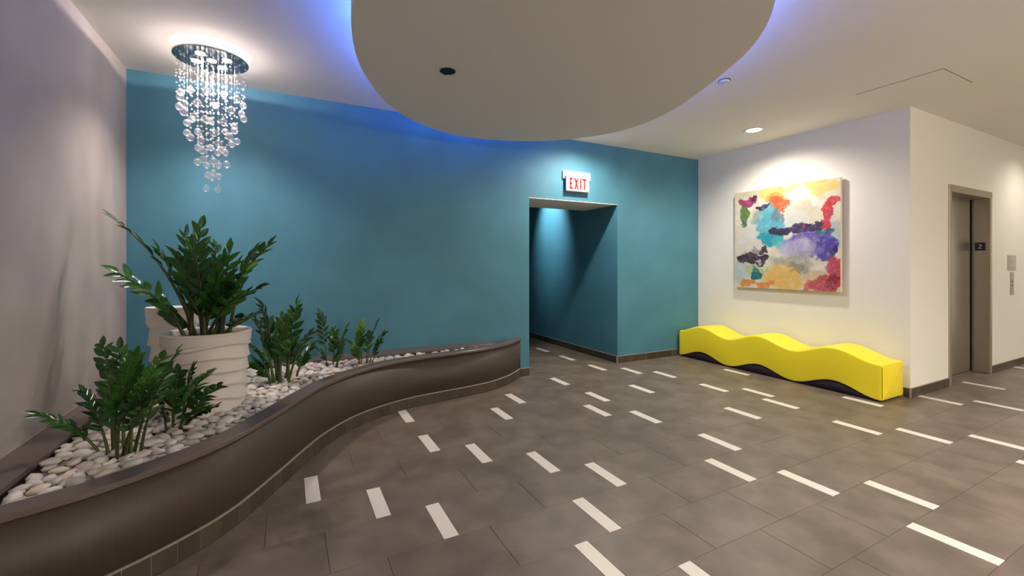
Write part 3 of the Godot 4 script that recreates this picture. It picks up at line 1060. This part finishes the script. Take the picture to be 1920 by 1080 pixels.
func lift() -> void:
	var t := struct_group("door_1", "brushed steel lift door set back in a steel frame", "lift door")
	var z := Z_LIFT
	put("jamb", box_mesh(Vector3(6.395, 0, z - 0.15), Vector3(6.452, 2.125, z + 0.012), 0.003), M["steel frame"], t)
	put("jamb", box_mesh(Vector3(7.56, 0, z - 0.15), Vector3(7.612, 2.125, z + 0.012), 0.003), M["steel frame"], t)
	put("jamb_lining", box_mesh(Vector3(7.5575, 0.002, z - 0.15), Vector3(7.561, 2.122, z - 0.004)), M["steel"], t)
	put("header", box_mesh(Vector3(6.395, 2.122, z - 0.15), Vector3(7.612, 2.2, z + 0.014), 0.003), M["steel frame"], t)
	put("door_panel", box_mesh(Vector3(6.452, 0.012, z - 0.19), Vector3(7.5, 2.13, z - 0.152), 0.002), M["steel"], t)
	put("shadow_gap", box_mesh(Vector3(7.5, 0.0, z - 0.2), Vector3(7.56, 2.13, z - 0.16)), M["black"], t)
	put("sill", box_mesh(Vector3(6.452, 0.0004, z - 0.19), Vector3(7.56, 0.006, z - 0.14), 0.001), M["steel frame"], t)
	struct("wall_shaft", box_mesh(Vector3(6.38, -0.02, z - 0.4), Vector3(7.62, 2.4, z - 0.24)), M["black"], "dark lift shaft wall behind the lift door", "wall")
	var n := put("number_plate", box_mesh(Vector3(7.553, 1.495, z - 0.124), Vector3(7.5575, 1.594, z - 0.03), 0.001), M["number plate"], t)
	var tm := TextMesh.new()
	tm.text = "2"
	var sf := SystemFont.new()
	sf.font_names = PackedStringArray(["Droid Sans"])
	sf.font_weight = 400
	tm.font = sf
	tm.font_size = 24
	tm.pixel_size = 0.003
	tm.depth = 0.002
	var num := put("numeral", tm, M["plate white"], n, Vector3(7.5525, 1.5445, z - 0.077))
	num.rotation.y = -PI / 2
	var a := thing("notice_plate", Vector3(8.3, 1.248, z), "small grey notice plate with faint lines of writing right of the lift", "sign")
	put("plate", box_mesh(Vector3(-0.14, 0, 0), Vector3(0.15, 0.196, 0.006), 0.001), M["grey plate"], a)
	for i in 7:
		var long: float = [0.1, 0.07, 0.14, 0.12, 0.13, 0.1, 0.15][i]
		put("text_line", box_mesh(Vector3(-0.12, 0.172 - i * 0.024, 0.006), Vector3(-0.12 + long, 0.178 - i * 0.024, 0.0066)), M["grey ink"], a)
	var b := thing("call_panel", Vector3(8.31, 0.935, z), "narrow steel lift call panel with two buttons below the notice plate", "call panel")
	put("plate", box_mesh(Vector3(-0.05, 0, 0), Vector3(0.06, 0.292, 0.007), 0.002), M["grey button"], b)
	for y in [0.125, 0.18]:
		var bt := put("button", Shape.new(true).lathe([Vector2(0.0, 0.0), Vector2(0.016, 0.0), Vector2(0.016, 0.005), Vector2(0.0, 0.006)], 20).done(), M["steel frame"], b, Vector3(0.005, y, 0.007))
		bt.rotation.x = PI / 2

# ---------------------------------------------------------------- chandelier

func chandelier() -> void:
	var t := thing("bubble_chandelier", LAMP_AT, "round mirrored ceiling chandelier hung with strands of clear glass bubbles and beads", "chandelier")
	var r := 0.235
	put("mirror_plate", Shape.new().lathe([Vector2(0.0, 0.0), Vector2(r - 0.004, 0.0), Vector2(r, 0.003), Vector2(r, 0.012), Vector2(0.0, 0.012)], 64).done(), M["mirror plate"], t)
	put("light_drum", Shape.new(true).lathe([Vector2(0.0, 0.013), Vector2(0.205, 0.013), Vector2(0.205, 0.05), Vector2(0.0, 0.05)], 48).done(), M["drum light"], t)
	put("canopy", Shape.new().lathe([Vector2(0.0, 0.056), Vector2(0.19, 0.056), Vector2(0.19, 0.07), Vector2(0.0, 0.07)], 48).done(), M["fitting white"], t)
	put("spacer", Shape.new().lathe([Vector2(0.0, 0.049), Vector2(0.06, 0.049), Vector2(0.06, 0.057), Vector2(0.0, 0.057)], 24).done(), M["wire"], t)
	var up := OmniLight3D.new()
	up.name = "drum_lamp"
	up.position = Vector3(0, 0.032, 0)
	up.light_color = Color(1, 0.93, 0.9)
	up.light_energy = 0.28
	up.light_size = 0.012
	up.omni_range = 9.0
	up.omni_attenuation = 2.0
	up.shadow_enabled = true
	t.add_child(up)
	for i in 5:
		var a := TAU * i / 4.0 + 0.5
		var p := Vector3.ZERO if i == 4 else Vector3(cos(a) * 0.115, 0, sin(a) * 0.115)
		var bulb := put("halogen_bulb", Shape.new(true).lathe([Vector2(0.0, -0.008), Vector2(0.02, -0.0075), Vector2(0.03, -0.004), Vector2(0.031, 0.0), Vector2(0.0, 0.0)], 24).done(), M["halogen"], t, p)
		var l := SpotLight3D.new()
		l.name = "bulb_lamp_%03d" % i
		l.position = p + Vector3(0, -0.014, 0)
		l.rotation.x = -PI / 2
		l.light_color = Color(1, 0.93, 0.9)
		l.light_energy = 0.58
		l.spot_angle = 58.0
		l.spot_angle_attenuation = 1.0
		l.spot_range = 9.0
		l.spot_attenuation = 2.0
		l.light_size = 0.02
		l.shadow_enabled = true
		t.add_child(l)
	var V := func(x: float, y: float, z: float) -> Vector3: return Vector3(x, y - LAMP_AT.y, z)
	var bubbles := [V.call(-0.194, 2.581, -0.048), V.call(-0.169, 2.498, 0.107), V.call(-0.15, 2.635, -0.133), V.call(-0.005, 2.534, 0.2), V.call(0.052, 2.657, -0.193), V.call(0.167, 2.538, 0.11), V.call(0.196, 2.545, -0.038), V.call(-0.139, 2.443, 0.143), V.call(-0.198, 2.468, -0.026), V.call(-0.058, 2.446, 0.192), V.call(-0.002, 2.565, -0.2), V.call(0.136, 2.442, 0.146), V.call(0.183, 2.493, -0.082), V.call(0.201, 2.436, -0.015), V.call(-0.144, 2.386, 0.139), V.call(-0.141, 2.421, -0.142), V.call(-0.076, 2.351, 0.185), V.call(-0.166, 2.38, -0.112), V.call(-0.011, 2.34, 0.2), V.call(-0.034, 2.44, -0.197), V.call(0.092, 2.339, 0.177), V.call(0.136, 2.388, -0.075), V.call(0.148, 2.323, 0.044), V.call(-0.152, 2.286, -0.032), V.call(-0.11, 2.222, 0.11), V.call(-0.101, 2.324, -0.117), V.call(0.031, 2.262, 0.152), V.call(0.071, 2.353, -0.138), V.call(0.123, 2.26, 0.094), V.call(0.157, 2.258, -0.013), V.call(0.115, 2.254, -0.104), V.call(-0.044, 2.202, 0.149), V.call(-0.089, 2.189, -0.046), V.call(-0.047, 2.142, 0.089), V.call(-0.019, 2.21, -0.098), V.call(0.059, 2.192, 0.143), V.call(0.055, 2.2, -0.084), V.call(0.09, 2.154, 0.044), V.call(0.027, 2.178, -0.096), V.call(-0.039, 2.078, 0.092), V.call(-0.083, 2.072, 0.012), V.call(-0.038, 2.066, -0.053), V.call(0.02, 2.077, 0.062), V.call(0.038, 2.074, -0.053), V.call(0.093, 2.076, -0.01), V.call(-0.018, 1.977, 0.041), V.call(0.007, 2.011, -0.039), V.call(0.01, 1.963, 0.044), V.call(0.042, 1.983, -0.015), V.call(-0.029, 1.882, 0.027), V.call(0.039, 1.884, -0.009)]
	var ball := SphereMesh.new()
	ball.radius = 0.0255
	ball.height = 0.056
	ball.radial_segments = 40
	ball.rings = 24
	var core := SphereMesh.new()
	core.radius = 0.0225
	core.height = 0.049
	core.radial_segments = 24
	core.rings = 14
	var bead := SphereMesh.new()
	bead.radius = 0.0068
	bead.height = 0.012
	bead.radial_segments = 10
	bead.rings = 6
	var shells := SurfaceTool.new()
	shells.begin(Mesh.PRIMITIVE_TRIANGLES)
	shells.append_from(ball, 0, Transform3D())
	shells.append_from(core, 0, Transform3D())
	var bubble := shells.commit()
	# short strands that end in beads only
	for i in 14:
		var a := TAU * i / 14.0 + 0.1
		bubbles.append(Vector3(cos(a) * 0.215, -0.2 - 0.07 * (i % 3), sin(a) * 0.215))
	for i in bubbles.size():
		var b: Vector3 = bubbles[i]
		var with_ball := i < 51
		var s := Shape.new(true)
		var foot := b.y + (0.026 if with_ball else 0.0)
		s.tube([Vector3(b.x, 0.0, b.z), Vector3(b.x, foot, b.z)], [0.0005, 0.0005], 4)
		var strand := put("strand", s.done(), M["wire"], t)
		var bs := SurfaceTool.new()
		bs.begin(Mesh.PRIMITIVE_TRIANGLES)
		var y := -0.03 - rng.randf() * 0.03
		while y > foot - (0.0 if with_ball else 0.004):
			bs.append_from(bead, 0, Transform3D(Basis().rotated(Vector3(1, 0, 0), rng.randf_range(-0.3, 0.3)).scaled(Vector3.ONE * rng.randf_range(0.75, 1.1)), Vector3(b.x, y, b.z)))
			y -= rng.randf_range(0.04, 0.08)
		put("crystal_beads", bs.commit(), M["crystal"], strand).set_meta("kind", "stuff")
		if with_ball:
			put("glass_bubble", bubble, M["glass"], strand, b)
			bs = SurfaceTool.new()
			bs.begin(Mesh.PRIMITIVE_TRIANGLES)
			bs.append_from(bead, 0, Transform3D(Basis().scaled(Vector3(1.2, 0.5, 1.2)), b + Vector3(0, -0.0225, 0)))
			put("end_cap", bs.commit(), M["crystal"], strand)

# ---------------------------------------------------------------- pots and plants

func wavy_pot(base_r: float, rim_r: float, high: float, bands: int, flat: float, lip: float, amp: float) -> ArrayMesh:
	var s := Shape.new(true)
	var seg := 96
	var rows := bands * 14
	var rad := func(a: float, f: float) -> float:
		var y: float = f * bands + 0.34 * sin(2.0 * a + 0.6 + f * 3.0) * (1.0 - f * f) * minf(1.0, f * 4.0) + 0.12 * sin(3.0 * a + f * 9.0)
		var saw: float = y - floorf(y)
		var lift_ := 1.0 - 0.8 * pow((saw - 0.12) / 0.88, 0.7) if saw > 0.12 else 0.2 + 0.8 * saw / 0.12
		if f > 0.87:
			lift_ = lerpf(lift_, 0.9, minf(1.0, (f - 0.87) / 0.02))
		return lerpf(base_r, rim_r, pow(f, 0.85)) - amp * 0.5 + amp * lift_
	var pt := func(i: int, k: int) -> Vector3:
		var a := TAU * (k % seg) / seg
		var f := float(i) / rows
		var q: float = rad.call(a, f)
		return Vector3(cos(a) * q, high * f, sin(a) * q * flat)
	for i in rows:
		for k in seg:
			s.quad(pt.call(i, k + 1), pt.call(i, k), pt.call(i + 1, k), pt.call(i + 1, k + 1))
	# rolled lip and inside
	var prof := [[0.004, 0.004], [-0.004, 0.012], [-lip * 0.5, 0.014], [-lip + 0.004, 0.009], [-lip, 0.0], [-lip - 0.004, -0.05]]
	var ring := func(j: int, k: int) -> Vector3:
		var a := TAU * (k % seg) / seg
		var q: float = rad.call(a, 1.0)
		if j < 0:
			return pt.call(rows, k)
		q += prof[j][0]
		return Vector3(cos(a) * q, high + prof[j][1], sin(a) * maxf(0.004, q * flat if flat > 0.7 else (rad.call(a, 1.0) * flat + prof[j][0] * 0.8)))
	for j in range(-1, prof.size() - 1):
		for k in seg:
			s.quad(ring.call(j, k + 1), ring.call(j, k), ring.call(j + 1, k), ring.call(j + 1, k + 1))
	for k in seg:
		s.tri(Vector3.ZERO, pt.call(0, k), pt.call(0, k + 1))
	return s.done()


func leaf_mesh(bend: float) -> ArrayMesh:   # points along +z, one metre long, top up
	var s := Shape.new(true)
	var n := 6
	var row := func(i: int) -> Array:
		var f := float(i) / n
		var w := 0.215 * pow(sin(PI * pow(f, 0.8)), 0.85) if i > 0 and i < n else 0.0
		var y := -bend * f * f
		return [Vector3(-w, y + w * 0.45, f), Vector3(-w * 0.5, y + w * 0.16, f), Vector3(0, y, f), Vector3(w * 0.5, y + w * 0.16, f), Vector3(w, y + w * 0.45, f)]
	for i in n:
		var a: Array = row.call(i)
		var b: Array = row.call(i + 1)
		for k in 4:
			if i < n - 1:
				s.tri(a[k], b[k], b[k + 1])
			if i > 0:
				s.tri(a[k], b[k + 1], a[k + 1])
	return s.done()


func zz_plant(called: String, at: Vector3, label: String, tips: Array, spread: float, per: int, leaf_len: float, thick: float) -> void:
	var t := thing(called, at, label, "plant")
	if not M.has("leaves"):
		M["leaves"] = [leaf_mesh(0.05), leaf_mesh(0.18), leaf_mesh(-0.08)]
	for tip in tips:
		var out := Vector3(tip.x, 0, tip.z)
		var foot := Vector3.ZERO
		if spread > 0.0:
			foot = out.normalized() * spread * rng.randf_range(0.25, 0.9) + Vector3(rng.randf_range(-1, 1), 0, rng.randf_range(-1, 1)) * spread * 0.35
		foot.y = -0.04
		var ctrl := Vector3(lerpf(foot.x, tip.x, 0.28), tip.y * 0.62, lerpf(foot.z, tip.z, 0.28))
		var path := []
		var rad := []
		for i in 13:
			var f := i / 12.0
			path.append(foot * (1 - f) * (1 - f) + ctrl * 2 * f * (1 - f) + tip * f * f)
			rad.append(lerpf(thick, thick * 0.22, pow(f, 0.7)))
		var stem := put("stem", Shape.new(true).tube(path, rad, 7).done(), M["stem"] if rng.randf() < 0.6 else M["stem dark"], t)
		var tone := rng.randf()
		var roll := rng.randf_range(-0.7, 0.7)
		for k in per:
			var f := lerpf(0.36, 1.0, (k + 1.0) / per)
			var i := f * 12.0
			var i0 := mini(int(i), 11)
			var p: Vector3 = path[i0].lerp(path[i0 + 1], i - i0)
			var d: Vector3 = (path[i0 + 1] - path[i0]).normalized()
			var side := d.cross(Vector3.UP.rotated(Vector3(0, 0, 1), 0.001))
			if side.length() < 0.2:
				side = d.cross(Vector3(0.3, 0.1, 1))
			side = side.normalized().rotated(d, roll)
			var s := 1.0 if k % 2 else -1.0
			var open := lerpf(1.05, 0.55, f) * rng.randf_range(0.85, 1.15)
			if k == per - 1:
				open = 0.1
			var dir := (d * cos(open) + side * s * sin(open) + Vector3(rng.randf_range(-0.15, 0.15), rng.randf_range(-0.18, 0.15), rng.randf_range(-0.15, 0.15))).normalized()
			var nrm := side.cross(d).normalized()
			if nrm.y < 0:
				nrm = -nrm
			nrm = (nrm + Vector3(rng.randf_range(-0.3, 0.3), 0, rng.randf_range(-0.3, 0.3)))
			nrm = (nrm - dir * nrm.dot(dir)).normalized()
			var x := nrm.cross(dir).normalized()
			var size := leaf_len * lerpf(1.08, 0.72, absf(f - 0.6) * 1.6) * rng.randf_range(0.85, 1.12)
			var pick := 1 if tone < 0.3 else 0 if tone < 0.8 else 2
			if f > 0.85 and tone > 0.9:
				pick = 3
			elif rng.randf() < 0.25:
				pick = rng.randi_range(0, 2)
			var o := put("leaflet", M["leaves"][rng.randi_range(0, 2)], M["leaf %d" % pick], stem)
			o.transform = Transform3D(Basis(x * size, nrm * size, dir * size), p)


func plants() -> void:
	var V := func(x: float, y: float, z: float) -> Vector3: return Vector3(x, y, z)
	var pot := thing("wavy_pot", Vector3(-0.448, 0.402, -3.37), "large white pot with wavy bands holding the tallest plant", "plant pot")
	put("pot_body", wavy_pot(0.2, 0.234, 0.49, 6, 1.0, 0.034, 0.022), M["pot"], pot)
	put("potting_soil", Shape.new().lathe([Vector2(0.0, 0.44), Vector2(0.205, 0.44), Vector2(0.205, 0.462), Vector2(0.0, 0.47)], 40).done(), M["soil"], pot)
	var pot2 := thing("wavy_pot", Vector3(-0.745, 0.402, -4.03), "empty narrow white pot with wavy edges behind the large planted pot", "plant pot")
	pot2.rotation.y = -0.15
	put("pot_body", wavy_pot(0.122, 0.16, 0.6, 5, 0.36, 0.02, 0.034), M["pot"], pot2)
	put("potting_soil", Shape.new().prism(PackedVector2Array([Vector2(-0.1, -0.025), Vector2(0.1, -0.025), Vector2(0.1, 0.025), Vector2(-0.1, 0.025)]), 0.5, 0.57).done(), M["soil"], pot2)
	zz_plant("zz_plant", Vector3(-0.45, 0.875, -3.37), "tall glossy green plant with arching stems growing in the white pot", [V.call(-0.50, 0.74, -0.15), V.call(-0.42, 0.40, 0.06), V.call(-0.37, 0.30, -0.08), V.call(-0.26, 0.53, -0.08), V.call(-0.15, 0.64, -0.19), V.call(-0.04, 0.68, -0.02), V.call(-0.05, 0.56, 0.14), V.call(0.02, 0.57, -0.16), V.call(0.14, 0.53, 0.19), V.call(0.35, 0.57, 0.24), V.call(0.26, 0.54, 0.02), V.call(0.25, 0.42, 0.30), V.call(0.29, 0.30, 0.15), V.call(0.22, 0.28, 0.34), V.call(0.27, 0.14, 0.25), V.call(0.12, 0.46, 0.29), V.call(-0.13, 0.49, 0.16), V.call(0.15, 0.43, -0.09), V.call(-0.17, 0.14, 0.08), V.call(-0.10, 0.36, -0.12), V.call(0.04, 0.40, 0.05), V.call(0.10, 0.26, 0.18), V.call(-0.06, 0.26, 0.2), V.call(0.2, 0.38, -0.1)], 0.14, 12, 0.112, 0.014)
	zz_plant("zz_plant", Vector3(-0.70, 0.42, -2.70), "bushy green plant at the front of the bed nearest the left wall", [V.call(-0.29, 0.22, -0.04), V.call(-0.11, 0.50, -0.17), V.call(-0.05, 0.48, -0.16), V.call(0.06, 0.47, 0.03), V.call(0.19, 0.47, 0.19), V.call(0.20, 0.45, -0.06), V.call(-0.18, 0.28, -0.15), V.call(0.17, 0.37, 0.26), V.call(0.06, 0.44, 0.14), V.call(0.18, 0.37, 0.04), V.call(0.17, 0.31, 0.25), V.call(-0.01, 0.36, 0.11)], 0.07, 16, 0.075, 0.009)
	zz_plant("zz_plant", Vector3(-0.55, 0.42, -2.99), "short dark green plant growing just in front of the white pot", [V.call(0.21, 0.23, 0.11), V.call(0.17, 0.32, 0.14), V.call(0.08, 0.31, -0.02), V.call(0.04, 0.33, 0.13), V.call(0.03, 0.24, 0.19), V.call(0.21, 0.15, 0.22), V.call(-0.04, 0.16, 0.09), V.call(0.16, 0.15, 0.25)], 0.05, 14, 0.08, 0.009)
	zz_plant("zz_plant", Vector3(-0.03, 0.42, -3.80), "thick-stemmed green plant standing right of the white pot", [V.call(-0.14, 0.59, -0.02), V.call(-0.17, 0.47, 0.02), V.call(0.10, 0.59, 0.0), V.call(0.18, 0.37, 0.15), V.call(0.01, 0.48, 0.12), V.call(-0.07, 0.38, -0.15), V.call(-0.19, 0.29, 0.07), V.call(-0.18, 0.16, 0.02), V.call(0.20, 0.24, -0.01), V.call(0.06, 0.34, 0.20), V.call(-0.11, 0.46, -0.17)], 0.08, 14, 0.1, 0.013)
	zz_plant("zz_plant", Vector3(0.36, 0.42, -4.13), "small sparse plant with one upright stem, second from the far end", [V.call(-0.10, 0.46, -0.05), V.call(0.11, 0.36, 0.08), V.call(0.08, 0.23, 0.1), V.call(0.05, 0.14, 0.1), V.call(-0.12, 0.17, -0.10), V.call(0.02, 0.31, -0.04)], 0.05, 14, 0.075, 0.007)
	zz_plant("zz_plant", Vector3(0.63, 0.42, -4.12), "small fine-leaved plant at the far end of the planting row", [V.call(-0.02, 0.38, -0.01), V.call(0.11, 0.37, 0.0), V.call(0.16, 0.28, 0.08), V.call(-0.13, 0.21, -0.01), V.call(-0.10, 0.17, 0.04), V.call(0.03, 0.29, 0.08), V.call(0.12, 0.20, 0.1), V.call(-0.04, 0.30, -0.08)], 0.06, 13, 0.065, 0.006)
